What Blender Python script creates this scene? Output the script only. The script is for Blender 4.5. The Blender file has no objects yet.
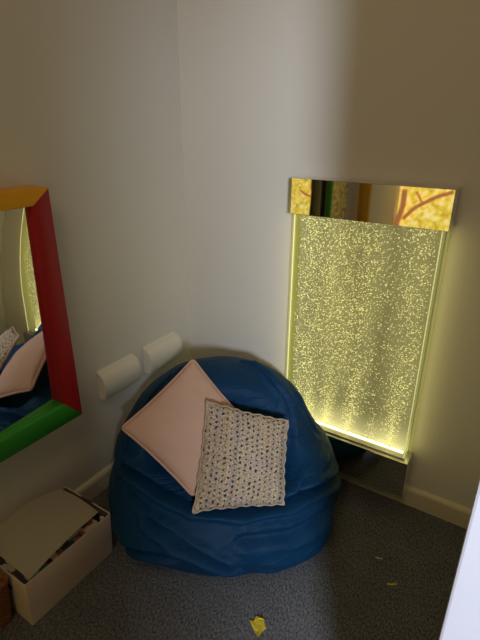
import bpy, bmesh, math, random
import numpy as np
from mathutils import Vector, Matrix, noise

random.seed(7)
scene = bpy.context.scene
col = scene.collection
scene.view_settings.view_transform = 'Standard'
scene.view_settings.look = 'None'
scene.view_settings.exposure = 0.0

# ------------------------------------------------------------------ helpers
def tag(o, label=None, cat=None, group=None, kind=None):
    if label: o['label'] = label
    if cat: o['category'] = cat
    if group: o['group'] = group
    if kind: o['kind'] = kind
    return o

def empty(name, loc=(0, 0, 0), rz=0.0, label=None, cat=None, group=None):
    o = bpy.data.objects.new(name, None)
    o.empty_display_size = .05
    col.objects.link(o)
    o.location = loc
    o.rotation_euler = (0, 0, rz)
    return tag(o, label, cat, group)

def obj(name, bm, mat, parent=None, smooth=False, angle=None):
    me = bpy.data.meshes.new(name)
    bmesh.ops.recalc_face_normals(bm, faces=bm.faces)
    bm.to_mesh(me)
    bm.free()
    if mat is not None:
        for m in (mat if isinstance(mat, (list, tuple)) else [mat]):
            me.materials.append(m)
    if smooth:
        me.polygons.foreach_set('use_smooth', [True] * len(me.polygons))
        if angle:
            me.set_sharp_from_angle(angle=math.radians(angle))
    o = bpy.data.objects.new(name, me)
    col.objects.link(o)
    if parent is not None: o.parent = parent
    return o

def copy_tree(o, parent=None):
    c = o.copy()
    col.objects.link(c)
    c.parent = parent
    for ch in o.children: copy_tree(ch, c)
    return c

def box(bm, x0, x1, y0, y1, z0, z1, bevel=0.0, seg=2, mat=0):
    vs = [bm.verts.new(p) for p in ((x0, y0, z0), (x1, y0, z0), (x1, y1, z0), (x0, y1, z0),
                                    (x0, y0, z1), (x1, y0, z1), (x1, y1, z1), (x0, y1, z1))]
    fs = []
    for idx in ((0, 3, 2, 1), (4, 5, 6, 7), (0, 1, 5, 4), (1, 2, 6, 5), (2, 3, 7, 6), (3, 0, 4, 7)):
        f = bm.faces.new([vs[i] for i in idx]); f.material_index = mat; fs.append(f)
    if bevel > 0:
        es = list({e for f in fs for e in f.edges})
        bmesh.ops.bevel(bm, geom=es, offset=bevel, segments=seg, profile=.5, affect='EDGES', clamp_overlap=True)

def bx(*a, **k):
    bm = bmesh.new(); box(bm, *a, **k); return bm

def extrude_profile(bm, prof, axis_from, axis_to, axis='x', cap=True):
    """prof: closed list of (u, v). axis 'x': points (t,u,v);  axis 'y': (u,t,v)"""
    def P(t, u, v): return (t, u, v) if axis == 'x' else (u, t, v)
    a = [bm.verts.new(P(axis_from, u, v)) for u, v in prof]
    b = [bm.verts.new(P(axis_to, u, v)) for u, v in prof]
    n = len(prof)
    for i in range(n):
        bm.faces.new((a[i], a[(i + 1) % n], b[(i + 1) % n], b[i]))
    if cap:
        bm.faces.new(a); bm.faces.new(b)

def tube(bm, pts, r, sides=8, closed=False):
    pts = [Vector(p) for p in pts]
    n = len(pts)
    rings = []
    for i, p in enumerate(pts):
        if closed:
            t = pts[(i + 1) % n] - pts[i - 1]
        else:
            t = pts[min(i + 1, n - 1)] - pts[max(i - 1, 0)]
        t.normalize()
        up = Vector((0, 0, 1)) if abs(t.z) < .9 else Vector((1, 0, 0))
        s = t.cross(up).normalized(); w = s.cross(t).normalized()
        rings.append([bm.verts.new(p + (s * math.cos(a) + w * math.sin(a)) * r)
                      for a in [2 * math.pi * k / sides for k in range(sides)]])
    m = n if closed else n - 1
    for i in range(m):
        A, B = rings[i], rings[(i + 1) % n]
        for k in range(sides):
            bm.faces.new((A[k], A[(k + 1) % sides], B[(k + 1) % sides], B[k]))
    if not closed:
        bm.faces.new(rings[0]); bm.faces.new(rings[-1])

# ------------------------------------------------------------------ materials
def new_mat(name):
    m = bpy.data.materials.new(name); m.use_nodes = True
    nt = m.node_tree
    return m, nt, nt.nodes, nt.links, nt.nodes['Principled BSDF']

def mat_plain(name, c, rough=.6, spec=.3, metal=0.0, nscale=0, namt=.15, bump=0.0, bscale=200, sheen=0, coord='Object'):
    m, nt, N, L, b = new_mat(name)
    b.inputs['Base Color'].default_value = (*c, 1)
    b.inputs['Roughness'].default_value = rough
    b.inputs['Specular IOR Level'].default_value = spec
    b.inputs['Metallic'].default_value = metal
    if sheen:
        b.inputs['Sheen Weight'].default_value = sheen
        b.inputs['Sheen Roughness'].default_value = .5
    tc = N.new('ShaderNodeTexCoord')
    if nscale:
        n = N.new('ShaderNodeTexNoise'); n.inputs['Scale'].default_value = nscale; n.inputs['Detail'].default_value = 4
        L.new(tc.outputs[coord], n.inputs['Vector'])
        r = N.new('ShaderNodeMapRange')
        r.inputs['To Min'].default_value = 1 - namt; r.inputs['To Max'].default_value = 1 + namt
        L.new(n.outputs['Fac'], r.inputs['Value'])
        mx = N.new('ShaderNodeVectorMath'); mx.operation = 'SCALE'
        mx.inputs[0].default_value = c
        L.new(r.outputs['Result'], mx.inputs['Scale'])
        L.new(mx.outputs[0], b.inputs['Base Color'])
    if bump:
        n2 = N.new('ShaderNodeTexNoise'); n2.inputs['Scale'].default_value = bscale; n2.inputs['Detail'].default_value = 3
        L.new(tc.outputs[coord], n2.inputs['Vector'])
        bp = N.new('ShaderNodeBump'); bp.inputs['Strength'].default_value = bump; bp.inputs['Distance'].default_value = .002
        L.new(n2.outputs['Fac'], bp.inputs['Height'])
        L.new(bp.outputs[0], b.inputs['Normal'])
    return m

def mat_emit(name, c, strength):
    m, nt, N, L, b = new_mat(name)
    b.inputs['Base Color'].default_value = (*c, 1)
    b.inputs['Emission Color'].default_value = (*c, 1)
    b.inputs['Emission Strength'].default_value = strength
    b.inputs['Roughness'].default_value = .4
    return m

def mat_clear(name, tint=(1, 1, 1), refl=1.0, glow=None, gs=0.0):
    """thin clear acrylic: see-through with fresnel reflections (and, where edge lit, a glow)"""
    m, nt, N, L, b = new_mat(name)
    N.remove(b)
    out = N['Material Output']
    tr = N.new('ShaderNodeBsdfTransparent'); tr.inputs['Color'].default_value = (*tint, 1)
    gl = N.new('ShaderNodeBsdfGlossy'); gl.inputs['Roughness'].default_value = .03
    fr = N.new('ShaderNodeFresnel'); fr.inputs['IOR'].default_value = 1.45
    mu = N.new('ShaderNodeMath'); mu.operation = 'MULTIPLY'; mu.inputs[1].default_value = refl
    mx = N.new('ShaderNodeMixShader')
    ge = N.new('ShaderNodeNewGeometry'); iv = N.new('ShaderNodeMath'); iv.operation = 'SUBTRACT'; iv.inputs[0].default_value = 1
    L.new(ge.outputs['Backfacing'], iv.inputs[1]); m0 = N.new('ShaderNodeMath'); m0.operation = 'MULTIPLY'
    L.new(fr.outputs[0], m0.inputs[0]); L.new(iv.outputs[0], m0.inputs[1])
    L.new(m0.outputs[0], mu.inputs[0]); L.new(mu.outputs[0], mx.inputs['Fac'])
    L.new(tr.outputs[0], mx.inputs[1]); L.new(gl.outputs[0], mx.inputs[2])
    last = mx
    if glow:
        em = N.new('ShaderNodeEmission'); em.inputs['Color'].default_value = (*glow, 1); em.inputs['Strength'].default_value = gs
        ad = N.new('ShaderNodeAddShader')
        L.new(mx.outputs[0], ad.inputs[0]); L.new(em.outputs[0], ad.inputs[1]); last = ad
    L.new(last.outputs[0], out.inputs['Surface'])
    return m

def mat_carpet():
    m, nt, N, L, b = new_mat('carpet')
    tc = N.new('ShaderNodeTexCoord')
    mp = N.new('ShaderNodeMapping'); mp.inputs['Scale'].default_value = (1.0, .45, 1); mp.inputs['Rotation'].default_value = (0, 0, .5)
    L.new(tc.outputs['Object'], mp.inputs['Vector'])
    n = N.new('ShaderNodeTexNoise'); n.inputs['Scale'].default_value = 210; n.inputs['Detail'].default_value = 3; n.inputs['Roughness'].default_value = .7
    L.new(mp.outputs[0], n.inputs['Vector'])
    cr = N.new('ShaderNodeValToRGB')
    cr.color_ramp.elements[0].position = .33; cr.color_ramp.elements[0].color = (.030, .032, .036, 1)
    cr.color_ramp.elements[1].position = .68; cr.color_ramp.elements[1].color = (.235, .24, .255, 1)
    L.new(n.outputs['Fac'], cr.inputs[0])
    n2 = N.new('ShaderNodeTexNoise'); n2.inputs['Scale'].default_value = 9; n2.inputs['Detail'].default_value = 2
    L.new(tc.outputs['Object'], n2.inputs['Vector'])
    r = N.new('ShaderNodeMapRange'); r.inputs['To Min'].default_value = .8; r.inputs['To Max'].default_value = 1.2
    L.new(n2.outputs['Fac'], r.inputs['Value'])
    sc = N.new('ShaderNodeVectorMath'); sc.operation = 'SCALE'
    L.new(cr.outputs[0], sc.inputs[0]); L.new(r.outputs[0], sc.inputs['Scale'])
    L.new(sc.outputs[0], b.inputs['Base Color'])
    b.inputs['Roughness'].default_value = .95; b.inputs['Specular IOR Level'].default_value = .1
    bp = N.new('ShaderNodeBump'); bp.inputs['Strength'].default_value = .7; bp.inputs['Distance'].default_value = .005
    L.new(n.outputs['Fac'], bp.inputs['Height']); L.new(bp.outputs[0], b.inputs['Normal'])
    return m

def mat_nylon():
    m, nt, N, L, b = new_mat('blue_nylon')
    tc = N.new('ShaderNodeTexCoord')
    n = N.new('ShaderNodeTexNoise'); n.inputs['Scale'].default_value = 5; n.inputs['Detail'].default_value = 3
    L.new(tc.outputs['Object'], n.inputs['Vector'])
    cr = N.new('ShaderNodeValToRGB')
    cr.color_ramp.elements[0].color = (.0012, .027, .076, 1); cr.color_ramp.elements[1].color = (.002, .040, .108, 1)
    L.new(n.outputs['Fac'], cr.inputs[0]); L.new(cr.outputs[0], b.inputs['Base Color'])
    b.inputs['Roughness'].default_value = .6; b.inputs['Specular IOR Level'].default_value = .18
    b.inputs['Sheen Weight'].default_value = .03; b.inputs['Sheen Tint'].default_value = (.3, .6, 1, 1)
    mp = N.new('ShaderNodeMapping'); mp.inputs['Scale'].default_value = (1.0, 1.0, 2.6)
    L.new(tc.outputs['Object'], mp.inputs['Vector'])
    w = N.new('ShaderNodeTexNoise'); w.inputs['Scale'].default_value = 7; w.inputs['Detail'].default_value = 4; w.inputs['Distortion'].default_value = .8
    L.new(mp.outputs[0], w.inputs['Vector'])
    f = N.new('ShaderNodeTexNoise'); f.inputs['Scale'].default_value = 500
    L.new(tc.outputs['Object'], f.inputs['Vector'])
    b1 = N.new('ShaderNodeBump'); b1.inputs['Strength'].default_value = .6; b1.inputs['Distance'].default_value = .03
    L.new(w.outputs['Fac'], b1.inputs['Height'])
    b2 = N.new('ShaderNodeBump'); b2.inputs['Strength'].default_value = .12; b2.inputs['Distance'].default_value = .001
    L.new(f.outputs['Fac'], b2.inputs['Height']); L.new(b1.outputs[0], b2.inputs['Normal'])
    L.new(b2.outputs[0], b.inputs['Normal'])
    return m

def mat_crochet():
    """rows of crochet shells in cream yarn with open dark eyelets and flecks of coloured yarn"""
    m, nt, N, L, b = new_mat('crochet_yarn')
    uv = N.new('ShaderNodeUVMap'); uv.uv_map = 'UVMap'
    sep = N.new('ShaderNodeSeparateXYZ'); L.new(uv.outputs[0], sep.inputs[0])
    def M(op, a, bb=None, c=None):
        n = N.new('ShaderNodeMath'); n.operation = op
        for i, v in enumerate((a, bb, c)):
            if v is None: continue
            if isinstance(v, (int, float)): n.inputs[i].default_value = v
            else: L.new(v, n.inputs[i])
        return n.outputs[0]
    R, Q = 16.0, 18.0
    wob = N.new('ShaderNodeTexNoise'); wob.inputs['Scale'].default_value = 8
    L.new(uv.outputs[0], wob.inputs['Vector'])
    u = M('ADD', M('MULTIPLY', sep.outputs['X'], R), M('MULTIPLY', wob.outputs['Fac'], 1.0))
    ui = M('FLOOR', u); uf = M('FRACT', u)
    off = M('MULTIPLY', M('MODULO', ui, 2.0), .5)
    v = M('ADD', M('ADD', M('MULTIPLY', sep.outputs['Y'], Q), off), M('MULTIPLY', wob.outputs['Fac'], 1.4))
    vi = M('FLOOR', v); vf = M('FRACT', v)
    du = M('SUBTRACT', uf, .5); dv = M('SUBTRACT', vf, .5)
    d = M('SQRT', M('ADD', M('MULTIPLY', du, du), M('MULTIPLY', dv, dv)))
    comb = N.new('ShaderNodeCombineXYZ'); L.new(ui, comb.inputs[0]); L.new(vi, comb.inputs[1])
    wn = N.new('ShaderNodeTexWhiteNoise'); wn.noise_dimensions = '2D'; L.new(comb.outputs[0], wn.inputs['Vector'])
    hole_r = M('ADD', M('MULTIPLY', wn.outputs['Value'], .16), .10)
    hole = M('LESS_THAN', d, hole_r)
    # yarn colour by row, soft
    row = N.new('ShaderNodeTexWhiteNoise'); row.noise_dimensions = '1D'; L.new(ui, row.inputs['W'])
    cr = N.new('ShaderNodeValToRGB'); e = cr.color_ramp.elements
    e[0].color = (.46, .36, .24, 1); e[1].color = (.40, .32, .25, 1)
    k = cr.color_ramp.elements.new(.5); k.color = (.52, .42, .30, 1)
    L.new(row.outputs['Value'], cr.inputs[0])
    # pink tinge over part of the cover
    px = N.new('ShaderNodeTexNoise'); px.inputs['Scale'].default_value = 3.2; L.new(uv.outputs[0], px.inputs['Vector'])
    pr = N.new('ShaderNodeMapRange'); pr.inputs['From Min'].default_value = .5; pr.inputs['From Max'].default_value = .68
    pr.inputs['To Max'].default_value = .55
    L.new(px.outputs['Fac'], pr.inputs['Value'])
    mx = N.new('ShaderNodeMix'); mx.data_type = 'RGBA'
    L.new(pr.outputs[0], mx.inputs['Factor']); L.new(cr.outputs[0], mx.inputs[6]); mx.inputs[7].default_value = (.46, .36, .36, 1)
    hc = N.new('ShaderNodeValToRGB'); hc.color_ramp.interpolation = 'CONSTANT'; h = hc.color_ramp.elements
    h[0].color = (.045, .040, .035, 1); h[1].position = .5; h[1].color = (.05, .07, .045, 1)
    q = hc.color_ramp.elements.new(.68); q.color = (.16, .06, .06, 1)
    q = hc.color_ramp.elements.new(.82); q.color = (.05, .055, .09, 1)
    L.new(wn.outputs['Value'], hc.inputs[0])
    m2 = N.new('ShaderNodeMix'); m2.data_type = 'RGBA'
    L.new(hole, m2.inputs['Factor']); L.new(mx.outputs[2], m2.inputs[6]); L.new(hc.outputs[0], m2.inputs[7])
    # fleck the yarn
    fk = N.new('ShaderNodeTexNoise'); fk.inputs['Scale'].default_value = 48; fk.inputs['Detail'].default_value = 4; L.new(uv.outputs[0], fk.inputs['Vector'])
    fr = N.new('ShaderNodeMapRange'); fr.inputs['From Min'].default_value = .3; fr.inputs['From Max'].default_value = .7; fr.inputs['To Min'].default_value = .45; fr.inputs['To Max'].default_value = 1.4
    L.new(fk.outputs['Fac'], fr.inputs['Value'])
    sc = N.new('ShaderNodeVectorMath'); sc.operation = 'SCALE'
    L.new(m2.outputs[2], sc.inputs[0]); L.new(fr.outputs[0], sc.inputs['Scale'])
    L.new(sc.outputs[0], b.inputs['Base Color'])
    b.inputs['Roughness'].default_value = .95; b.inputs['Specular IOR Level'].default_value = .1
    ht = M('ADD', M('MINIMUM', d, .35), M('MULTIPLY', fk.outputs['Fac'], .15))
    bp = N.new('ShaderNodeBump'); bp.inputs['Strength'].default_value = .9; bp.inputs['Distance'].default_value = .008
    L.new(ht, bp.inputs['Height']); L.new(bp.outputs[0], b.inputs['Normal'])
    return m

def mat_cover(name, cols, sx, sy, seed):
    """printed cover: blocks of colour"""
    m, nt, N, L, b = new_mat(name)
    tc = N.new('ShaderNodeTexCoord')
    mp = N.new('ShaderNodeMapping'); mp.inputs['Scale'].default_value = (sx, sy, sy); mp.inputs['Location'].default_value = (seed, seed * .37, 0)
    L.new(tc.outputs['Object'], mp.inputs['Vector'])
    v = N.new('ShaderNodeTexVoronoi'); v.distance = 'CHEBYCHEV'; v.inputs['Scale'].default_value = 1
    L.new(mp.outputs[0], v.inputs['Vector'])
    s = N.new('ShaderNodeSeparateColor'); L.new(v.outputs['Color'], s.inputs[0])
    cr = N.new('ShaderNodeValToRGB'); cr.color_ramp.interpolation = 'CONSTANT'
    e = cr.color_ramp.elements
    e[0].color = (*cols[0], 1)
    e[1].position = 1 / len(cols); e[1].color = (*cols[1], 1)
    for i, c in enumerate(cols[2:]):
        k = e.new((i + 2) / len(cols)); k.color = (*c, 1)
    L.new(s.outputs[0], cr.inputs[0]); L.new(cr.outputs[0], b.inputs['Base Color'])
    b.inputs['Roughness'].default_value = .35
    return m

def mat_opal():
    """edge-lit back sheet of the bubble tank: lamp falloff painted into its emission, brighter below"""
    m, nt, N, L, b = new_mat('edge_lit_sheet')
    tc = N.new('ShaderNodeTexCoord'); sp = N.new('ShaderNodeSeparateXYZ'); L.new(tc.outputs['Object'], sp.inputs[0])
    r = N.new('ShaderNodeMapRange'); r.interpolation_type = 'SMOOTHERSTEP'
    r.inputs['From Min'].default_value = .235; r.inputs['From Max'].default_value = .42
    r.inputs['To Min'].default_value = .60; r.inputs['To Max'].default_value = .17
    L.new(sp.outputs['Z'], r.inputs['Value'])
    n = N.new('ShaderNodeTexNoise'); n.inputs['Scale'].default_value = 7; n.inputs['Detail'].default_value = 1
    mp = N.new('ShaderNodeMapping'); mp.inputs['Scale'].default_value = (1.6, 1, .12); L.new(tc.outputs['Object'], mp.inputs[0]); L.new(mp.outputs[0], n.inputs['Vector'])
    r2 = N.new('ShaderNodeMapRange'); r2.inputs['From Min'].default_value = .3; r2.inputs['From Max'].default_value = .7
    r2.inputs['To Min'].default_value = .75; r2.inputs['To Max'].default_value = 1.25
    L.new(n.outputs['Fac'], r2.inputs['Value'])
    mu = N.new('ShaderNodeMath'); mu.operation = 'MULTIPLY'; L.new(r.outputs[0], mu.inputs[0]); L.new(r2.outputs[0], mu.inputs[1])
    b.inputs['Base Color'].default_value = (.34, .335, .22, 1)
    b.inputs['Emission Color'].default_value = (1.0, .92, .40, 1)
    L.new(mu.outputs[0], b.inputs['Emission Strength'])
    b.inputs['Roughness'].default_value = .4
    return m

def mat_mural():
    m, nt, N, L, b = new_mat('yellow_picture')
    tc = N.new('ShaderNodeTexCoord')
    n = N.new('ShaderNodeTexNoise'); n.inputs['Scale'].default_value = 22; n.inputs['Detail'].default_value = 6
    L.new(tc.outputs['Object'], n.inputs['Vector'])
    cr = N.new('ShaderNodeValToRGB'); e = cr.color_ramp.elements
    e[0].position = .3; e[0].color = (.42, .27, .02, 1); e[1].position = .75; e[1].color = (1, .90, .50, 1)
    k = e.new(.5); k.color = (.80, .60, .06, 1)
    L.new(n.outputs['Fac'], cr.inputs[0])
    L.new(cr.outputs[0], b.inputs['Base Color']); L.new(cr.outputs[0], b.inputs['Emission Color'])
    b.inputs['Emission Strength'].default_value = 1.05  # emission added so the picture reads bright in the reflections
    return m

M_WALL = mat_plain('wall_paint', (.68, .655, .60), .75, .2, nscale=3, namt=.02, bump=.06, bscale=120)
M_TRIM = mat_plain('trim_paint', (.66, .60, .46), .45, .35, nscale=5, namt=.03)
M_WHITE = mat_plain('white_paint', (.60, .60, .67), .5, .3, nscale=4, namt=.02)
M_CARPET = mat_carpet()
M_NYLON = mat_nylon()
M_SEAM = mat_plain('blue_thread', (.006, .035, .085), .8, .1, nscale=80)
M_PINK = mat_plain('pink_cotton', (.60, .39, .30), .9, .1, nscale=10, namt=.05, bump=.25, bscale=420, sheen=.1)
M_PIPING = mat_plain('pink_piping', (.60, .37, .29), .85, .1, nscale=40, namt=.08)
M_CROCHET = mat_crochet()
M_CREAM = mat_plain('cream_backing', (.46, .38, .28), .9, .1, nscale=60, namt=.12, bump=.3, bscale=300)
M_PADWHITE = mat_plain('ivory_plastic', (.74, .70, .60), .42, .4, nscale=6, namt=.03)
M_YELLOW = mat_plain('yellow_vinyl', (.78, .39, .015), .5, .3, nscale=14, namt=.06, bump=.15, bscale=60)
M_RED = mat_plain('red_vinyl', (.40, .014, .022), .5, .3, nscale=14, namt=.07, bump=.2, bscale=60)
M_GREEN = mat_plain('green_vinyl', (.035, .33, .035), .5, .3, nscale=14, namt=.07, bump=.15, bscale=60)
M_NAVY = mat_plain('dark_vinyl', (.008, .010, .014), .5, .3, nscale=14, namt=.07)
M_MIRROR = mat_plain('mirror_glass', (.86, .86, .83), .015, .5, 1.0, nscale=3, namt=.01)
M_CHROME = mat_plain('polished_steel', (.82, .80, .76), .03, .5, 1.0, nscale=4, namt=.02)
M_STEEL = mat_plain('brushed_steel', (.55, .53, .48), .28, .5, 1.0, nscale=30, namt=.05)
M_OPAL = mat_opal()
M_LED = mat_emit('lamp_strip', (1.0, .95, .62), 3.0)
M_BUBBLE = mat_emit('lit_bubble', (1.0, .94, .42), .82)  # emission stands in for lamp light caught by the bubbles
M_ACRYLIC = mat_clear('clear_acrylic', (.97, .97, .93), 1.0)
M_EDGE = mat_clear('edge_lit_acrylic', (.9, .92, .7), .6, (1.0, .95, .40), .05)
M_LINE = mat_emit('lit_edge', (1.0, .95, .45), .55)
M_FLANGE = mat_clear('acrylic_flange', (.9, .92, .75), .6, (1.0, .95, .40), .05)
M_SPECKLE = mat_cover('speckled_print', [(.25, .09, .05), (.75, .6, .2), (.5, .42, .25), (.2, .18, .15), (.8, .7, .35)], 60, 60, 2.0)
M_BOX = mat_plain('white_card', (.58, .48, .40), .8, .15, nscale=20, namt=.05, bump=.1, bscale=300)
M_BOXIN = mat_plain('box_inside_dark', (.10, .085, .07), .9, .1, nscale=20, namt=.1)  # dark tone for the inside faces and the openings
M_LABEL = mat_plain('grey_label_card', (.42, .43, .42), .5, .3, nscale=40, namt=.1)
M_PAPER = mat_plain('white_paper', (.70, .64, .50), .8, .15, nscale=5, namt=.02)
M_PAGES = mat_plain('page_edges', (.62, .58, .48), .9, .1, nscale=200, namt=.2)
M_WICKER = mat_plain('brown_wicker', (.22, .085, .028), .6, .3, nscale=60, namt=.35, bump=.4, bscale=200)
M_WICKERD = mat_plain('dark_wicker', (.10, .035, .012), .7, .2, nscale=60, namt=.3)
M_SCRAP = mat_plain('yellow_paper', (.98, .84, .10), .8, .1, nscale=60, namt=.08)
M_SCRAP2 = mat_plain('tan_paper', (.70, .60, .46), .8, .1, nscale=60, namt=.1)
M_MURAL = mat_mural()
M_BRANCH = mat_emit('branch_print', (.55, .22, .08), .55)  # printed branches share the picture's added glow
# ------------------------------------------------------------------ measured placements
PINK = [(.590, -.738, .326), (.659, -.444, .435), (.383, -.455, .664), (.284, -.750, .489)]   # bottom, right, top, left
CROCH = [(.625, -.782, .311), (.854, -.580, .302), (.775, -.419, .514), (.534, -.573, .594)]  # bl, br, tr, tl
SHEET = [(.060, -1.186, .206), (.300, -1.184, .199), (.270, -.883, .202), (.068, -.889, .210)]
SHEET_ARCH = (.030, .012)
BAG_FOLDS = [
    ([(-.40, .08, .34), (-.382, .126, .327), (-.29, .205, .332), (-.196, .254, .306), (-.086, .305, .294), (.066, .316, .290), (.22, .276, .284), (.314, .213, .284), (.415, .119, .246), (.46, .02, .22)], 0.0544, 0.0127, .45),
    ([(-.27, .29, .25), (-.24, .319, .244), (-.166, .366, .227), (-.08, .403, .194), (.018, .415, .147), (.10, .41, .11)], 0.0356, 0.0127, .6),
    ([(.05, -.17, .60), (.112, -.148, .591), (.196, -.057, .548), (.242, -.029, .508), (.248, .037, .43), (.237, .143, .312), (.24, .22, .29)], 0.0251, 0.0110, .6),
    ([(-.35, .30, .11), (-.324, .328, .122), (-.255, .366, .148), (-.183, .39, .158), (-.12, .40, .15)], 0.0251, 0.0119, .6),
    ([(-.36, .17, .29), (-.33, .21, .272), (-.241, .307, .254), (-.202, .34, .243), (-.12, .37, .23)], 0.0188, 0.0102, .6),
    ([(.04, .39, .23), (.10, .382, .226), (.234, .348, .214), (.338, .279, .211), (.40, .2, .20)], 0.0209, 0.0170, .6),
    ([(.24, .26, .295), (.29, .20, .31), (.34, .12, .32), (.38, .05, .30)], 0.0293, 0.0102, .6),
    ([(.30, .10, .40), (.34, .05, .36), (.40, .02, .30)], .005, .014, .5),
    ([(-.14, -.15, .585), (-.18, -.06, .56), (-.24, .02, .50)], 0.0167, 0.0119, .6),
    ([(.12, .39, .12), (.24, .34, .10), (.34, .26, .12)], 0.0188, 0.0136, .6),
    ([(.26, -.10, .50), (.32, -.05, .44), (.37, .0, .36)], 0.0147, 0.0136, .6),
]
BAG_SEAMS = [
    [(.06, -.16, .60), (.125, -.135, .588), (.21, -.06, .545), (.262, -.02, .50), (.272, .037, .43), (.262, .13, .33)],
    [(-.06, -.17, .60), (-.236, -.095, .549), (-.325, -.013, .463), (-.36, .12, .377), (-.40, .16, .25), (-.38, .24, .06)],
]
AMB = .10
EDGE_W = .15
SPOTS = [('window_light', (2.40, -2.75, 1.72), (.44, -.2, .70), 265, (.82, .89, 1.0), 62, .8, .15),
         ('room_light', (1.1, -2.2, 2.8), (.6, -.4, .9), 30, (1.0, .72, .38), 110, 1.0, .35)]
MIR_A = 3.25
# ------------------------------------------------------------------ the room
def struct(name, bm, m, label=None):
    o = obj(name, bm, m); o['kind'] = 'structure'
    if label: o['label'] = label
    return o
struct('floor', bx(-.1, 3.4, -3.8, .1, -.06, 0), M_CARPET, 'dark grey loop pile carpet')
struct('wall_left', bx(-.1, 0, -3.8, .1, 0, 3.0), M_WALL, 'pale wall on the left, with the mirror')
struct('wall_back', bx(0, 1.55, 0, .1, 0, 3.0), M_WALL, 'pale wall behind the bubble panel')
struct('wall_front', bx(0, 3.4, -3.8, -3.7, 0, 3.0), M_WALL, 'wall of the room opposite the corner')
bm = bmesh.new(); box(bm, 1.3935, 1.55, -1.18, 0, 0, 3.0, .004)
struct('wall_right', bm, M_WHITE, 'white end of the partition wall at the right')
BB = [(0, 0), (-.018, 0), (-.018, .074), (-.015, .082), (-.008, .088), (0, .09)]
bm = bmesh.new(); extrude_profile(bm, BB, .0, 1.393, 'x'); struct('baseboard_back', bm, M_TRIM, 'cream skirting board under the bubble panel')
bm = bmesh.new(); extrude_profile(bm, [(-u, v) for u, v in BB], -3.7, -.018, 'y'); struct('baseboard_left', bm, M_TRIM, 'cream skirting board on the left wall')

bm = bmesh.new(); box(bm, 1.02, 1.90, -2.22, -2.18, .006, 2.02, .003)  # unseen slab added to block the left side of the window beam
struct('beam_edge_slab', bm, M_WHITE, 'unseen white slab added behind the viewer to edge the window beam')

# ------------------------------------------------------------------ wall mirror with the padded frame
MY1, MZ0, MZ1, MD = -.756, .4765, 1.304, .088
MY0 = -1.50
W = .068; WT = .050; ZI = .045
mir = empty('wall_mirror', (0, 0, 0), 0, 'large mirror on the left wall in a thick padded frame of yellow, red and green', 'mirror')
# thin acrylic mirror: hangs a little out of true and bends towards its top edge
bm = bmesh.new()
NG = 40
G = {}
for i in range(NG + 1):
    for j in range(NG + 1):
        y = MY0 + .02 + (MY1 - MY0 - .04) * i / NG; z = MZ0 + .02 + (MZ1 - MZ0 - .04) * j / NG
        s = min(1, max(0, (z - 1.0) / .28)); s = s * s
        d = -(y + .8)
        if d > .25: d = .25 + .10 * (1 - math.exp(-(d - .25) / .10))
        G[i, j] = bm.verts.new((.058 + math.tan(math.radians(MIR_A - 2.0 * s)) * d + math.tan(math.radians(1.6)) * (z - .9) * .8, y, z))
for i in range(NG):
    for j in range(NG):
        bm.faces.new((G[i, j], G[i + 1, j], G[i + 1, j + 1], G[i, j + 1]))
obj('mirror_glass', bm, M_MIRROR, mir, smooth=True)
def frame_bar(name, outer, inner, m, label):
    """outer/inner: two (y,z) corners each, mitred; the inner lip steps down to the glass"""
    bm = bmesh.new()
    (oa, ob), (ia, ib) = outer, inner
    def lerp(a, b, t): return tuple(a[i] + (b[i] - a[i]) * t for i in range(2))
    prof = [(0.0, .001), (0.0, MD - .006), (.02, MD - .002), (.06, MD), (.93, MD), (.97, MD - .003), (.985, MD - .012), (1.0, MD - .016), (1.0, ZI), (.96, ZI), (.96, .001)]
    A = [bm.verts.new((x, *lerp(oa, ia, t))) for t, x in prof]
    B = [bm.verts.new((x, *lerp(ob, ib, t))) for t, x in prof]
    for i in range(len(prof)):
        j = (i + 1) % len(prof)
        bm.faces.new((A[i], A[j], B[j], B[i]))
    bm.faces.new(A); bm.faces.new(B)
    o = obj(name, bm, m, mir, smooth=True, angle=50)
    o['label'] = label
OA, OB, OC, OD = (MY0, MZ1), (MY1, MZ1), (MY1, MZ0), (MY0, MZ0)
IA, IB, IC, ID = (MY0 + .15, MZ1 - WT), (MY1 - W, MZ1 - WT), (MY1 - W, MZ0 + W + .012), (MY0 + .15, MZ0 + W + .012)
frame_bar('frame_bar', (OA, OB), (IA, IB), M_YELLOW, 'yellow top bar of the frame')
frame_bar('frame_bar', (OB, OC), (IB, IC), M_RED, 'red right-hand bar of the frame')
frame_bar('frame_bar', (OC, OD), (IC, ID), M_GREEN, 'green bottom bar of the frame')
frame_bar('frame_bar', (OD, OA), (ID, IA), M_NAVY, 'dark left-hand bar of the frame')

# ------------------------------------------------------------------ two rounded white fixtures on the left wall
PADS = [(-.604, -.402, .432, .560, 'rounded ivory wall fixture nearer the mirror'),
        (-.338, -.122, .432, .560, 'rounded ivory wall fixture nearer the room corner')]
def make_fixture(length):
    root = empty('wall_fixture')
    h = .128
    prof = [(.001, 0)]
    prof += [(.024, .0), (.033, .004), (.039, .012)]
    for k in range(9):
        a = k / 8 * math.pi / 2
        prof.append((.008 + .039 * math.cos(a), .055 + .066 * math.sin(a)))
    prof += [(.001, h)]
    bm = bmesh.new(); extrude_profile(bm, prof, .006, length - .006, 'y', cap=True)
    obj('cover', bm, M_PADWHITE, root, smooth=True, angle=40)
    for a, b in ((0, .006), (length - .006, length)):
        bm = bmesh.new(); extrude_profile(bm, [(max(.001, u * .97), .002 + v * .97) for u, v in prof], a, b, 'y')
        obj('end_cap', bm, M_PADWHITE, root, smooth=True, angle=40)
    return root
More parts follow.
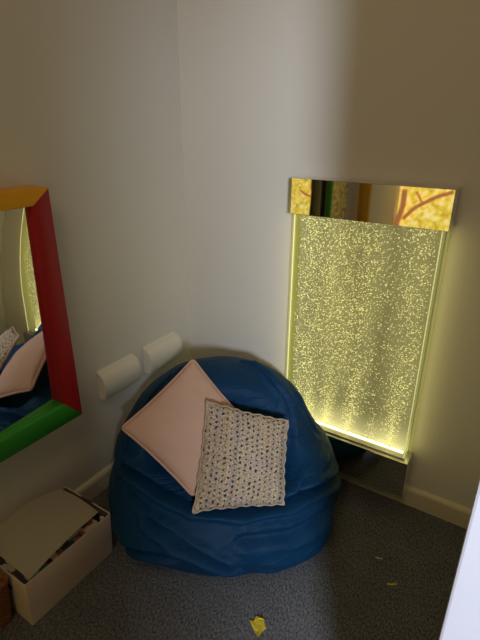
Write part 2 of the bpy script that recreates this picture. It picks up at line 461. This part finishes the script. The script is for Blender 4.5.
for i, (y0, y1, z0, z1, lab) in enumerate(PADS):
    f = make_fixture(y1 - y0)
    f.location = (0, y0, z0)
    tag(f, lab, 'wall fixture', 'ivory fixtures on the left wall')

# ------------------------------------------------------------------ bubble wall panel
BX0, BX1, BD = .578, 1.140, .0875
TX0, TX1 = .590, 1.117
pan = empty('bubble_panel', (0, 0, 0), 0, 'glowing yellow bubble tank on the wall between two mirrored steel boxes', 'bubble panel')
top = obj('top_box', bx(BX0, BX1, -BD, -.002, 1.173, 1.303, .0015), M_CHROME, pan); top['label'] = 'mirrored steel box across the top'
bot = obj('base_box', bx(BX0, BX1, -BD, -.002, .0915, .256, .0015), M_CHROME, pan); bot['label'] = 'mirrored steel box across the bottom'
lg = obj('ledge', bx(BX0 + .001, BX1 - .001, -BD + .001, -.003, .2545, .2563), M_STEEL, bot)
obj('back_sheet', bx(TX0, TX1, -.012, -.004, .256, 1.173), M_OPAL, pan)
obj('front_sheet', bx(TX0, TX1, -.064, -.059, .2565, 1.173), M_ACRYLIC, pan)
for xa, xb in ((TX0 - .002, TX0 + .003), (TX1 - .003, TX1 + .002)):
    obj('side_strip', bx(xa, xb, -.066, -.003, .256, 1.173, .001), M_EDGE, pan)
for xa, xb in ((TX0 - .022, TX0 - .005), (TX1 + .005, TX1 + .014)):
    obj('edge_flange', bx(xa, xb, -.007, -.002, .256, 1.173, .001), M_FLANGE, pan)
for xa, xb in ((TX0 - .003, TX0), (TX1, TX1 + .003)):
    obj('edge_line', bx(xa, xb, -.069, -.0665, .2565, 1.1725), M_LINE, pan)  # added bars: bright line of the tank edge put into emission
obj('lamp_strip', bx(TX0 + .012, TX1 - .012, -.030, -.020, .2565, .2605, .001), M_LED, pan)
obj('front_lip', bx(TX0 - .004, TX1 + .004, -.070, -.0645, .2565, .262, .001), M_STEEL, pan)
nozz = [.612, .681, .774, .867, .960, 1.053]
for x in nozz:
    bm = bmesh.new(); tube(bm, [(x, -.036, .264), (x, -.036, .275), (x, -.036, .281)], .005, 8)
    obj('air_nozzle', bm, M_EDGE, pan)  # faint emission stands in for bright reflections on the nozzles
bm = bmesh.new()
rnd = random.Random(3)
OCT = [Vector(v) for v in ((1, 0, 0), (-1, 0, 0), (0, 1, 0), (0, -1, 0), (0, 0, 1), (0, 0, -1))]
TRI = [(0, 2, 4), (2, 1, 4), (1, 3, 4), (3, 0, 4), (2, 0, 5), (1, 2, 5), (3, 1, 5), (0, 3, 5)]
def bubble(x, y, z, r):
    ang = rnd.uniform(-.9, .9)
    ca, sa = math.cos(ang), math.sin(ang)
    sx, sz = r * rnd.uniform(1.0, 1.9), r * rnd.uniform(.6, 1.0)
    vs = []
    for v in OCT:
        px, pz = v.x * sx, v.z * sz
        vs.append(bm.verts.new((x + px * ca - pz * sa, y + v.y * r * .7, z + px * sa + pz * ca)))
    for t in TRI: bm.faces.new([vs[i] for i in t])
dens = [.8, 1.1, 1.15, 1.2, .36, 1.1]
H0, H1 = .275, 1.168
N_B = 10500
tot = sum(dens)
for k, (x, d) in enumerate(zip(nozz, dens)):
    for i in range(int(N_B * d / tot)):
        t = rnd.random() ** 1.05
        spread = .007 + .034 * min(1, t * 2.4) ** .8
        if d < .5: spread *= 1.0
        px = x + rnd.gauss(0, spread) + .008 * math.sin(t * 9 + k * 2)
        px += (.012 * t if k == 5 else 0)
        if not (TX0 + .012 < px < TX1 - .012): continue
        y = rnd.uniform(-.055, -.017)
        bubble(px, y, H0 + (H1 - H0) * t, rnd.choice((.0011, .0013, .0015, .0018, .0022)))
bb = obj('bubbles', bm, M_BUBBLE, pan); bb['kind'] = 'stuff'

# ------------------------------------------------------------------ bean bag
BAG_C = np.array([0.512, -0.440, 0.0])
BAG_YAW = 0.565                       # the bag faces the doorway
BAG_F = np.array([math.sin(BAG_YAW), -math.cos(BAG_YAW), 0.0])
BAG_L = np.array([math.cos(BAG_YAW), math.sin(BAG_YAW), 0.0])
BAG_O = np.array([0.0, 0.0, 0.17])    # local origin the radii are measured from
BAG_E = [((0, .00, .165), (.462, .40, .215)),       # base
         ((-.018, -.13, .34), (.362, .26, .265)),      # back
         ((-.16, -.02, .30), (.27, .26, .19)),       # left arm
         ((.19, -.02, .252), (.24, .25, .17)),        # right arm
         ((.0, .215, .135), (.40, .19, .140))]        # front roll

def bag_sdf(P):
    k = .055
    acc = None
    for c, r in BAG_E:
        q = (P - np.array(c)) / np.array(r)
        n = np.linalg.norm(q, axis=-1)
        g = np.linalg.norm(q / np.array(r), axis=-1) + 1e-9
        d = n * (n - 1) / g
        if acc is None:
            acc = d
        else:
            h = np.clip(.5 + .5 * (acc - d) / k, 0, 1)
            acc = acc * (1 - h) + d * h - k * h * (1 - h)
    # the scooped seat between back and front roll
    q = (P - np.array((.02, .17, .46))) / np.array((.30, .17, .22))
    n = np.linalg.norm(q, axis=-1)
    g = np.linalg.norm(q / np.array((.30, .17, .22)), axis=-1) + 1e-9
    d = -n * (n - 1) / g
    k2 = .06
    h = np.clip(.5 - .5 * (acc - d) / k2, 0, 1)
    return acc * (1 - h) + d * h + k2 * h * (1 - h)

def bag_radius(D):
    """outermost crossing of the surface along unit directions D (n,3) from BAG_O"""
    N = len(D)
    hi = np.full(N, .75)
    # march inwards
    done = np.zeros(N, bool)
    for i in range(160):
        s = bag_sdf(BAG_O + D * hi[:, None])
        step = np.where(done, 0, np.maximum(s * .5, .0008))
        done |= s < .0004
        hi = np.where(done, hi, hi - step)
    return hi

def bag_mesh():
    NU, NV = 400, 230
    th = np.linspace(0, 2 * np.pi, NU, endpoint=False)
    ph = np.linspace(0, np.pi, NV + 2)[1:-1]
    D = np.stack([np.sin(ph)[:, None] * np.cos(th)[None], np.sin(ph)[:, None] * np.sin(th)[None],
                  np.repeat(np.cos(ph)[:, None], NU, 1)], -1).reshape(-1, 3)
    D = np.concatenate([D, [[0, 0, 1.]], [[0, 0, -1.]]])
    R = bag_radius(D)
    P = BAG_O + D * R[:, None]
    # folds and creases pressed into the cloth
    def groove(P, pts, depth, w, ridge=.5):
        pts = np.array(pts, float)
        dmin = np.full(len(P), 9.); tt = np.zeros(len(P))
        n = len(pts) - 1
        for i in range(n):
            a, b = pts[i], pts[i + 1]; ab = b - a
            t = np.clip(((P - a) @ ab) / (ab @ ab), 0, 1)
            d = np.linalg.norm(P - (a + t[:, None] * ab), axis=1)
            u = d < dmin
            dmin = np.where(u, d, dmin); tt = np.where(u, (i + t) / n, tt)
        fade = np.clip(np.minimum(tt, 1 - tt) * 6, 0, 1)
        return fade * depth * (-np.exp(-(dmin / w) ** 2) + ridge * np.exp(-((dmin - 2.0 * w) / (1.2 * w)) ** 2))
    disp = np.zeros(len(P))
    for g in BAG_FOLDS: disp += groove(P, *g)
    for i in range(len(P)):
        p = Vector(P[i])
        q = Vector((p.x * 5, p.y * 5, p.z * 9))
        disp[i] += .007 * noise.fractal(q, 1.0, 2.0, 3) * (1 if P[i][2] > .02 else .4)
    P = P + D * disp[:, None]
    # pressed in by the cushions lying on it
    Wd = BAG_C + P[:, :1] * BAG_L + P[:, 1:2] * BAG_F + P[:, 2:] * np.array((0, 0, 1.))
    for cs, th in ((PINK, .062), (CROCH, .055)):
        c = [np.array(q) for q in cs]
        n = np.cross(c[1] - c[0], c[3] - c[0]); n /= np.linalg.norm(n)
        ea, eb = c[1] - c[0], c[3] - c[0]
        cen = sum(c) / 4
        A = np.stack([ea, eb, n], 1)
        s = np.linalg.solve(A, (Wd - c[0]).T).T
        u, v = 2 * s[:, 0] - 1, 2 * s[:, 1] - 1
        e = 1.12
        hh = np.sqrt(np.maximum(0, 1 - (u / e) ** 2) * np.maximum(0, 1 - (v / e) ** 2))
        plane = ((Wd - cen) @ n)
        back = -th * .5 * hh - .010
        hit = (np.abs(u) < e) & (np.abs(v) < e) & (plane > back) & (plane < .20)
        k = np.clip(hh * 4, 0, 1)
        Wd = Wd + n * ((back - plane) * hit * k)[:, None]
    Wd = Wd - BAG_C
    P = np.stack([Wd @ BAG_L, Wd @ BAG_F, Wd[:, 2]], 1)
    # sits on the floor
    low = P[:, 2] < .012
    P[low, 2] = np.maximum(P[low, 2] * .25, .001)
    P[P[:, 2] < .001, 2] = .001
    bm = bmesh.new()
    V = [bm.verts.new(p) for p in P]
    for j in range(NV - 1):
        for i in range(NU):
            a, b = j * NU + i, j * NU + (i + 1) % NU
            bm.faces.new((V[a], V[a + NU], V[b + NU], V[b]))
    tp, bt = V[-2], V[-1]
    for i in range(NU):
        bm.faces.new((tp, V[i], V[(i + 1) % NU]))
        o = (NV - 1) * NU
        bm.faces.new((bt, V[o + (i + 1) % NU], V[o + i]))
    return bm
bag = empty('bean_bag', tuple(BAG_C), BAG_YAW, 'big dark blue bean bag slumped in the room corner', 'bean bag')
# local mesh axes: x = sideways (BAG_L), y = backwards (-BAG_F)
bm = bag_mesh()
for v in bm.verts: v.co = Vector((v.co.x, -v.co.y, v.co.z))
for f in bm.faces: f.normal_flip()
bag_ob = obj('bag_cover', bm, M_NYLON, bag, smooth=True)
def on_bag(l, f, z, lift=0.0):
    """point of the bag surface in the direction of (l,f,z) seen from its middle, bag-local mesh axes"""
    d = np.array([l, f, z], float) - BAG_O; d /= np.linalg.norm(d)
    p = BAG_O + d * (bag_radius(d[None])[0] + lift)
    return (p[0], -p[1], p[2])
for pts in BAG_SEAMS:
    bm = bmesh.new()
    P = []
    for i in range(len(pts) - 1):
        for k in range(8):
            t = k / 8
            P.append(tuple(pts[i][q] * (1 - t) + pts[i + 1][q] * t for q in range(3)))
    P.append(pts[-1])
    tube(bm, [on_bag(*p, lift=.0005) for p in P], .0028, 6)
    obj('seam', bm, M_SEAM, bag_ob, smooth=True)

# ------------------------------------------------------------------ cushions
def cushion(bm, c00, c10, c11, c01, thick, n=36, pinch=.07, edge=None, uvl=None, sag=0.0, power=.5):
    """pillow over four corners (counter-clockwise seen from the front); returns the rim points"""
    c00, c10, c11, c01 = map(Vector, (c00, c10, c11, c01))
    nrm = (c10 - c00).cross(c01 - c00).normalized()
    cen = (c00 + c10 + c11 + c01) / 4
    uv = bm.loops.layers.uv.new('UVMap')
    def pos(u, v, side):
        s, t = 2 * u - 1, 2 * v - 1
        # sides draw in between the corners
        s2 = s * (1 - pinch * (1 - t * t)); t2 = t * (1 - pinch * (1 - s * s))
        if edge and max(abs(s), abs(t)) > .9:
            k = edge(u, v)
            s2 *= 1 + k; t2 *= 1 + k
        a, b = (s2 + 1) / 2, (t2 + 1) / 2
        p = c00 * (1 - a) * (1 - b) + c10 * a * (1 - b) + c11 * a * b + c01 * (1 - a) * b
        h = (max(0, 1 - s * s) * max(0, 1 - t * t)) ** power
        wr = noise.fractal(Vector((u * 3.1 + thick * 50, v * 3.1, side)), 1, 2, 3) * .006 * min(1, h * 3)
        return p + nrm * ((thick * h if side > 0 else -thick * .45 * h) + wr - sag * (s * s + t * t))
    grids = []
    for side in (1, -1):
        g = {}
        for i in range(n + 1):
            for j in range(n + 1):
                if side == -1 and (i in (0, n) or j in (0, n)):
                    g[i, j] = grids[0][i, j]
                else:
                    g[i, j] = bm.verts.new(pos(i / n, j / n, side))
        grids.append(g)
        for i in range(n):
            for j in range(n):
                q = [(i, j), (i + 1, j), (i + 1, j + 1), (i, j + 1)]
                if side == -1: q.reverse()
                f = bm.faces.new([g[k] for k in q])
                f.material_index = 0 if side == 1 else 1
                for lp, k in zip(f.loops, q): lp[uv].uv = (k[0] / n, k[1] / n)
    g = grids[0]
    rim = [(i, 0) for i in range(n)] + [(n, j) for j in range(n)] + [(i, n) for i in range(n, 0, -1)] + [(0, j) for j in range(n, 0, -1)]
    return [g[k].co.copy() for k in rim]

def smooth_ring(pts, k=2):
    n = len(pts)
    for _ in range(k): pts = [(pts[i - 1] + pts[i] * 2 + pts[(i + 1) % n]) / 4 for i in range(n)]
    return pts

pk = empty('cushion', PINK[0], 0, 'plain dusty pink cushion with piped edges, standing on one corner', 'cushion', 'cushions on the bean bag')
o0 = Vector(PINK[0])
bm = bmesh.new()
rim = cushion(bm, *[Vector(p) - o0 for p in PINK], .062, pinch=.045)
pcv = obj('cover', bm, [M_PINK, M_PINK], pk, smooth=True)
bm = bmesh.new(); tube(bm, smooth_ring(rim), .0050, 8, closed=True)
obj('piping', bm, M_PIPING, pcv, smooth=True)

ck = empty('cushion', CROCH[0], 0, 'small cream and pink crocheted cushion leaning on the pink one', 'cushion', 'cushions on the bean bag')
o0 = Vector(CROCH[0])
bm = bmesh.new()
rim = cushion(bm, *[Vector(p) - o0 for p in CROCH], .055, pinch=.04,
              edge=lambda u, v: .012 * (math.sin((u + v * 1.03) * 46) + .6 * math.sin((u - v) * 17 + 1)), n=64)
ccv = obj('cover', bm, [M_CROCHET, M_CREAM], ck, smooth=True)
bm = bmesh.new(); tube(bm, rim, .0035, 6, closed=True)
obj('edging', bm, M_CREAM, ccv, smooth=True)

# ------------------------------------------------------------------ storage box with papers
BH = .192
bxr = empty('storage_box', (.178, -1.030, 0), 0.0, 'open white cardboard storage box full of papers on the carpet', 'box')
def box_wall(name, quad_b, quad_t, thick_dir, m, notch=None, slot=None):
    pass
def tray():
    """four tapering walls and a bottom, walls 5 mm thick, rim notched at the far end"""
    bm = bmesh.new()
    hx0, hy0, hx1, hy1 = .112, .172, .1255, .174     # half sizes at foot and rim
    T = .005
    def ring(z, t, inset):
        hx = hx0 + (hx1 - hx0) * t - inset; hy = hy0 + (hy1 - hy0) * t - inset
        c = .006
        pts = []
        for sx, sy in ((1, -1), (1, 1), (-1, 1), (-1, -1)):
            for k in range(4):
                a = math.atan2(sy, sx) - math.pi / 4 + k / 3 * math.pi / 2
                pts.append((sx * (hx - c) + c * math.cos(a), sy * (hy - c) + c * math.sin(a), z))
        return pts
    rows = [ring(.001, 0, 0), ring(BH * .5, .5, 0), ring(BH - .002, .99, 0), ring(BH, 1, .001), ring(BH, 1, T - .001), ring(BH - .002, .99, T), ring(.006, .03, T)]
    V = [[bm.verts.new(p) for p in r] for r in rows]
    n = len(V[0])
    for j in range(len(V) - 1):
        for i in range(n):
            f = bm.faces.new((V[j][i], V[j][(i + 1) % n], V[j + 1][(i + 1) % n], V[j + 1][i]))
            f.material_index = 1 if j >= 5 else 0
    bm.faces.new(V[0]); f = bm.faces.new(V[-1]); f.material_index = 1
    return bm
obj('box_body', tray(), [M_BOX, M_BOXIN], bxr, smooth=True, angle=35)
# hand hole of the near end: dark plug in the colour of its shade, with a label card behind it
bm = bmesh.new()
pts = []
for k in range(20):
    a = 2 * math.pi * k / 20
    pts.append((math.copysign(abs(math.cos(a)) ** .6, math.cos(a)) * .042, -.1742, .125 + math.copysign(abs(math.sin(a)) ** .6, math.sin(a)) * .013))
A = [bm.verts.new(p) for p in pts]; B = [bm.verts.new((p[0], p[1] + .004, p[2])) for p in pts]
bm.faces.new(A); bm.faces.new(B)
for i in range(20): bm.faces.new((A[i], A[(i + 1) % 20], B[(i + 1) % 20], B[i]))
h = obj('hand_hole_shade', bm, M_BOXIN, bxr); h['label'] = 'dark plug for the shade in the near hand hole'
obj('label_card', bx(-.045, .040, -.1748, -.1715, .045, .100, .0005), M_LABEL, bxr)
bm = bmesh.new(); box(bm, -.030, .030, .1685, .1748, BH - .022, BH + .0006, .0015)  # solid dark block put on for the shade in the rim notch
h = obj('hand_notch_shade', bm, M_BOXIN, bxr); h['label'] = 'dark block for the shade in the far rim notch'

def wbox(l, f, z=0):
    """box-local to world"""
    a = 0.0
    return (.178 + l * math.cos(a) - f * math.sin(a), -1.030 + l * math.sin(a) + f * math.cos(a), z)
RZ = 0.0
COVERS = [
    ('red', [(.35, .03, .04), (.05, .10, .25), (.65, .60, .5), (.30, .04, .05)], 26, 40),
    ('blue', [(.03, .05, .13), (.5, .5, .48), (.05, .22, .30), (.40, .05, .06)], 30, 40),
    ('teal', [(.04, .25, .28), (.55, .52, .45), (.04, .04, .06), (.45, .08, .08)], 40, 45),
    ('grey', [(.20, .20, .18), (.40, .40, .36), (.28, .29, .26), (.10, .10, .09)], 30, 30),
    ('black', [(.012, .012, .015), (.03, .02, .02), (.10, .02, .03), (.02, .02, .03)], 20, 20)]
def magazine(loc, rz, w, l, t, cov, lab, tilt=(0, 0)):
    root = empty('magazine', loc, rz, lab, 'magazine', 'magazines in the storage box')
    root.rotation_euler = (tilt[0], tilt[1], rz)
    obj('pages', bx(-w / 2 + .002, w / 2 - .002, -l / 2 + .002, l / 2 - .002, .0008, t - .0008), M_PAGES, root)
    bm = bmesh.new()
    box(bm, -w / 2, w / 2, -l / 2, l / 2, t - .0008, t)
    box(bm, -w / 2, w / 2, -l / 2, l / 2, 0, .0008)
    box(bm, -w / 2, -w / 2 + .001, -l / 2, l / 2, .0008, t - .0008)
    obj('cover', bm, mat_cover('cover_' + cov[0], cov[1], cov[2], cov[3], len(bpy.data.materials) * 1.7), root)
    return root
magazine(wbox(.004, -.016, .010), RZ, 0.2, .298, .050, COVERS[4], 'black magazine at the bottom of the storage box')
magazine(wbox(.000, -.016, .062), RZ, 0.205, .298, .040, COVERS[3], 'grey magazine under the red one in the storage box')
magazine(wbox(.006, -.016, .104), RZ, 0.205, .298, .028, COVERS[0], 'red covered magazine along the front side of the storage box')
magazine(wbox(-.006, -.016, .134), RZ, 0.205, .298, .022, COVERS[1], 'dark blue magazine under the loose white sheet')
magazine(wbox(.000, -.016, .158), RZ, 0.205, .298, .014, COVERS[2], 'topmost teal and red magazine showing at the near end')
# big loose sheet arching over the box
def sheet():
    bm = bmesh.new()
    n = 28
    c = [Vector(p) for p in SHEET]
    up = Vector((-.25, 0, 1)).normalized()
    V = {}
    for i in range(n + 1):
        for j in range(n + 1):
            u, v = i / n, j / n
            p = c[0] * (1 - u) * (1 - v) + c[1] * u * (1 - v) + c[2] * u * v + c[3] * (1 - u) * v
            arch = SHEET_ARCH[0] * math.sin(math.pi * v) ** 1.0 * (1 - u * .75) + SHEET_ARCH[1] * math.sin(math.pi * u) * (.3 + .7 * v)
            V[i, j] = bm.verts.new(p + up * arch)
    for i in range(n):
        for j in range(n):
            bm.faces.new((V[i, j], V[i + 1, j], V[i + 1, j + 1], V[i, j + 1]))
    bmesh.ops.solidify(bm, geom=list(bm.faces), thickness=.0012)
    return bm
sh = obj('paper_sheet', sheet(), M_PAPER, smooth=True, angle=60)
tag(sh, 'large white sheet of card bowed over the open storage box', 'paper')
# a rolled pale leaflet at the far end
bm = bmesh.new(); tube(bm, [(0, 0, 0), (.004, .004, .045), (.006, .007, .09)], .007, 10)
rl = obj('rolled_paper', bm, M_PAGES, smooth=True, angle=50); rl.location = wbox(.092, .1455, .085)
tag(rl, 'small pale roll of paper standing at the far corner of the storage box', 'paper')

# ------------------------------------------------------------------ wicker basket at the left edge
bk = empty('wicker_basket', (.144, -1.350, 0), 0, 'brown woven wicker basket on the floor in front of the white box', 'basket')
def rrect(hx, hy, c, z, wave=0, ph=0, n=120):
    P = []
    per = 0
    for k in range(n):
        a = 2 * math.pi * k / n
        ca, sa = math.cos(a), math.sin(a)
        e = .12
        x = math.copysign(abs(ca) ** e, ca) * hx; y = math.copysign(abs(sa) ** e, sa) * hy
        d = Vector((x, y, 0)).normalized()
        w = wave * math.sin(a * 20 + ph)
        P.append((x + d.x * w, y + d.y * w, z))
    return P
bm = bmesh.new()
NR = 17
for i in range(NR):
    t = i / (NR - 1)
    tube(bm, rrect(.070 + .020 * t, .126 + .006 * t, 0, .010 + .165 * t, .0035, math.pi * (i % 2)), .0062, 6, closed=True)
obj('weave', bm, M_WICKER, bk, smooth=True)
bm = bmesh.new(); tube(bm, rrect(.092, .134, 0, .186, .002, 0), .009, 8, closed=True)
obj('rim', bm, M_WICKER, bk, smooth=True)
bm = bmesh.new()
P = rrect(.070, .124, 0, .004, n=60); bm.faces.new([bm.verts.new(p) for p in P])
bmesh.ops.solidify(bm, geom=list(bm.faces), thickness=.003)
obj('base', bm, M_WICKERD, bk)

# ------------------------------------------------------------------ scraps on the carpet
def scrap(pts, m, name, lab, loc, curl=.006, thick=.0008):
    bm = bmesh.new()
    cen = sum((Vector((p[0], p[1], 0)) for p in pts), Vector()) / len(pts)
    rmax = max((Vector((p[0], p[1], 0)) - cen).length for p in pts)
    c = bm.verts.new((cen.x, cen.y, .003))
    mid = []; rim = []
    for p in pts:
        d = Vector((p[0], p[1], 0)) - cen
        mid.append(bm.verts.new(cen + d * .5 + Vector((0, 0, .003 + curl * .1))))
        rim.append(bm.verts.new(cen + d + Vector((0, 0, .003 + curl * (d.length / rmax) ** 2 * (p[2] if len(p) > 2 else .4)))))
    n = len(pts)
    for i in range(n):
        j = (i + 1) % n
        bm.faces.new((c, mid[i], mid[j])); bm.faces.new((mid[i], rim[i], rim[j], mid[j]))
    bmesh.ops.solidify(bm, geom=list(bm.faces), thickness=thick)
    o = obj(name, bm, m); o.location = loc
    return tag(o, lab, 'paper scrap')
# star points given along screen right / screen up on the floor
def fl(a, b, z=.4):
    r = Vector((.838, .545)); u = Vector((-.545, .838))
    p = r * a + u * b
    return (p.x, p.y, z)
scrap([fl(-.026, .016, 1), fl(-.012, .019, .2), fl(-.004, .033, .6), fl(.010, .030, .2), fl(.022, .022, .9), fl(.021, .010, .2), fl(.028, -.008, .7),
       fl(.014, -.017, .2), fl(-.001, -.042, .8), fl(-.013, -.014, .2)], M_SCRAP, 'paper_star', 'crumpled yellow paper star lying on the carpet', (.896, -.81, 0), .012)
s = scrap([fl(.000, .020, 1), fl(.020, .016, 1), fl(.020, .008, 1), fl(.001, .011, 1)], M_SCRAP, 'folded_point', '', (0, 0, .010), .004)
for k in ('label', 'category'):
    if k in s: del s[k]
s.parent = bpy.data.objects['paper_star']
scrap([fl(-.013, .006, 1), fl(.000, .004, .3), fl(.013, -.001, .8), fl(.012, -.006, .8), fl(-.001, -.002, .2), fl(-.013, .001, .6)], M_SCRAP2, 'paper_scrap',
      'tiny tan scrap on the carpet, nearer the wall panel', (1.14, -.346, 0), .003)
scrap([fl(-.018, .003, .5), fl(.0, .004, .2), fl(.017, .003, .8), fl(.018, -.002, .8), fl(.0, -.004, .2), fl(-.016, -.002, .6)], M_SCRAP, 'paper_scrap',
      'tiny yellow scrap on the carpet, farther from the wall panel', (1.212, -.426, 0), .003)

# ------------------------------------------------------------------ unseen stand-ins added for the reflections in the steel boxes
mu = empty('reflection_glow_picture', (.95, -3.7, .68), 0, 'yellow picture with brown branches, its glow added for the steel box reflection', 'picture')
obj('picture_sheet', bx(-.93, .93, 0.001, .02, -.40, .40, .004), M_MURAL, mu)
def branch(bm, pts, r):
    tube(bm, [(x, .045, z) for x, z in pts], r, 6)
bm = bmesh.new(); branch(bm, [(x - .25, z) for x, z in [(-.60, -.15), (-.52, -.05), (-.46, .0), (-.30, .10), (-.15, .16)]], .022); obj('branch', bm, M_BRANCH, mu)
bm = bmesh.new(); branch(bm, [(x - .25, z) for x, z in [(-.62, .15), (-.62, -.02), (-.66, -.20), (-.64, -.34)]], .030); obj('branch', bm, M_BRANCH, mu)
bm = bmesh.new(); branch(bm, [(x - .25, z) for x, z in [(-.44, .04), (-.50, .14)]], .012); obj('branch', bm, M_BRANCH, mu)
bm = bmesh.new(); branch(bm, [(x - .25, z) for x, z in [(.35, -.30), (.38, -.05), (.46, .10), (.44, .30)]], .024); obj('branch', bm, M_BRANCH, mu)
bm = bmesh.new(); branch(bm, [(x - .25, z) for x, z in [(.38, -.05), (.55, .0), (.66, .06)]], .018); obj('branch', bm, M_BRANCH, mu)
def post(x, y, r, h, m, lab):  # posts added to give the coloured stripes mirrored in the steel
    root = empty('reflection_post', (x, y, 0), 0, lab, 'padded post', 'posts added for the steel box reflection')
    bm = bmesh.new(); tube(bm, [(0, 0, .001), (0, 0, .02), (0, 0, h - .02), (0, 0, h)], r, 24)
    obj('post_sleeve', bm, m, root, smooth=True, angle=50)
    bm = bmesh.new(); tube(bm, [(0, 0, h), (0, 0, h + .012)], r * .85, 24)
    obj('post_cap', bm, m, root, smooth=True, angle=50)
post(.055, -1.575, .034, 1.55, M_NAVY, 'black post added beside the mirror for the steel box reflection')
post(.060, -1.66, .036, 1.55, M_GREEN, 'green post added by the left wall for the steel box reflection')
post(.075, -2.42, .05, 1.55, M_YELLOW, 'orange post added by the left wall for the steel box reflection')

wp = empty('reflection_print', (0, -1.99, .95), 0, 'small speckled brown and yellow print added on the left wall for the steel box reflection', 'picture')
obj('picture_sheet', bx(.002, .012, -.20, .20, -.38, .38, .002), M_SPECKLE, wp)  # print added to give the speckled patch mirrored in the steel

# ------------------------------------------------------------------ light
w = bpy.data.worlds.new('World'); scene.world = w; w.use_nodes = True
bgn = w.node_tree.nodes['Background']
bgn.inputs['Color'].default_value = (1.0, .76, .46, 1); bgn.inputs['Strength'].default_value = AMB
def spot(name, loc, target, energy, color, size, blend, radius):
    l = bpy.data.lights.new(name, 'SPOT'); l.energy = energy; l.color = color
    l.spot_size = math.radians(size); l.spot_blend = blend; l.shadow_soft_size = radius
    o = bpy.data.objects.new(name, l); col.objects.link(o); o.location = loc
    o.rotation_euler = (Vector(target) - Vector(loc)).to_track_quat('-Z', 'Y').to_euler()
    return o
for s_ in SPOTS: spot(*s_)
def edge_halo_light(name, x, sgn):
    # area lights added at the tank's side edges for the halo on the wall
    l = bpy.data.lights.new(name, 'AREA'); l.shape = 'RECTANGLE'; l.size = .88; l.size_y = .03; l.energy = EDGE_W; l.color = (1, .88, .30)
    o = bpy.data.objects.new(name, l); col.objects.link(o)
    o.matrix_world = Matrix(((0, 0, -sgn, x), (0, 1, 0, -.036), (1, 0, 0, .715), (0, 0, 0, 1)))
    return o
edge_halo_light('edge_halo_light', TX1 + .0045, 1); edge_halo_light('edge_halo_light', TX0 - .0045, -1)

# ------------------------------------------------------------------ camera
cam = bpy.data.cameras.new('camera'); co = bpy.data.objects.new('camera', cam); col.objects.link(co)
cam.sensor_fit = 'VERTICAL'; cam.sensor_height = 24; cam.lens = 24 * 473.63 / 640; cam.clip_start = .02
r_ = Vector((.83838044, .54507664, .00311378)); u_ = Vector((-.2156467, .32642819, .92029405)); f_ = Vector((-.50061436, .77222801, -.39121499))
m = Matrix((r_, u_, -f_)).transposed().to_4x4(); m.translation = (1.39599, -1.69252, 1.5)
co.matrix_world = m
scene.camera = co
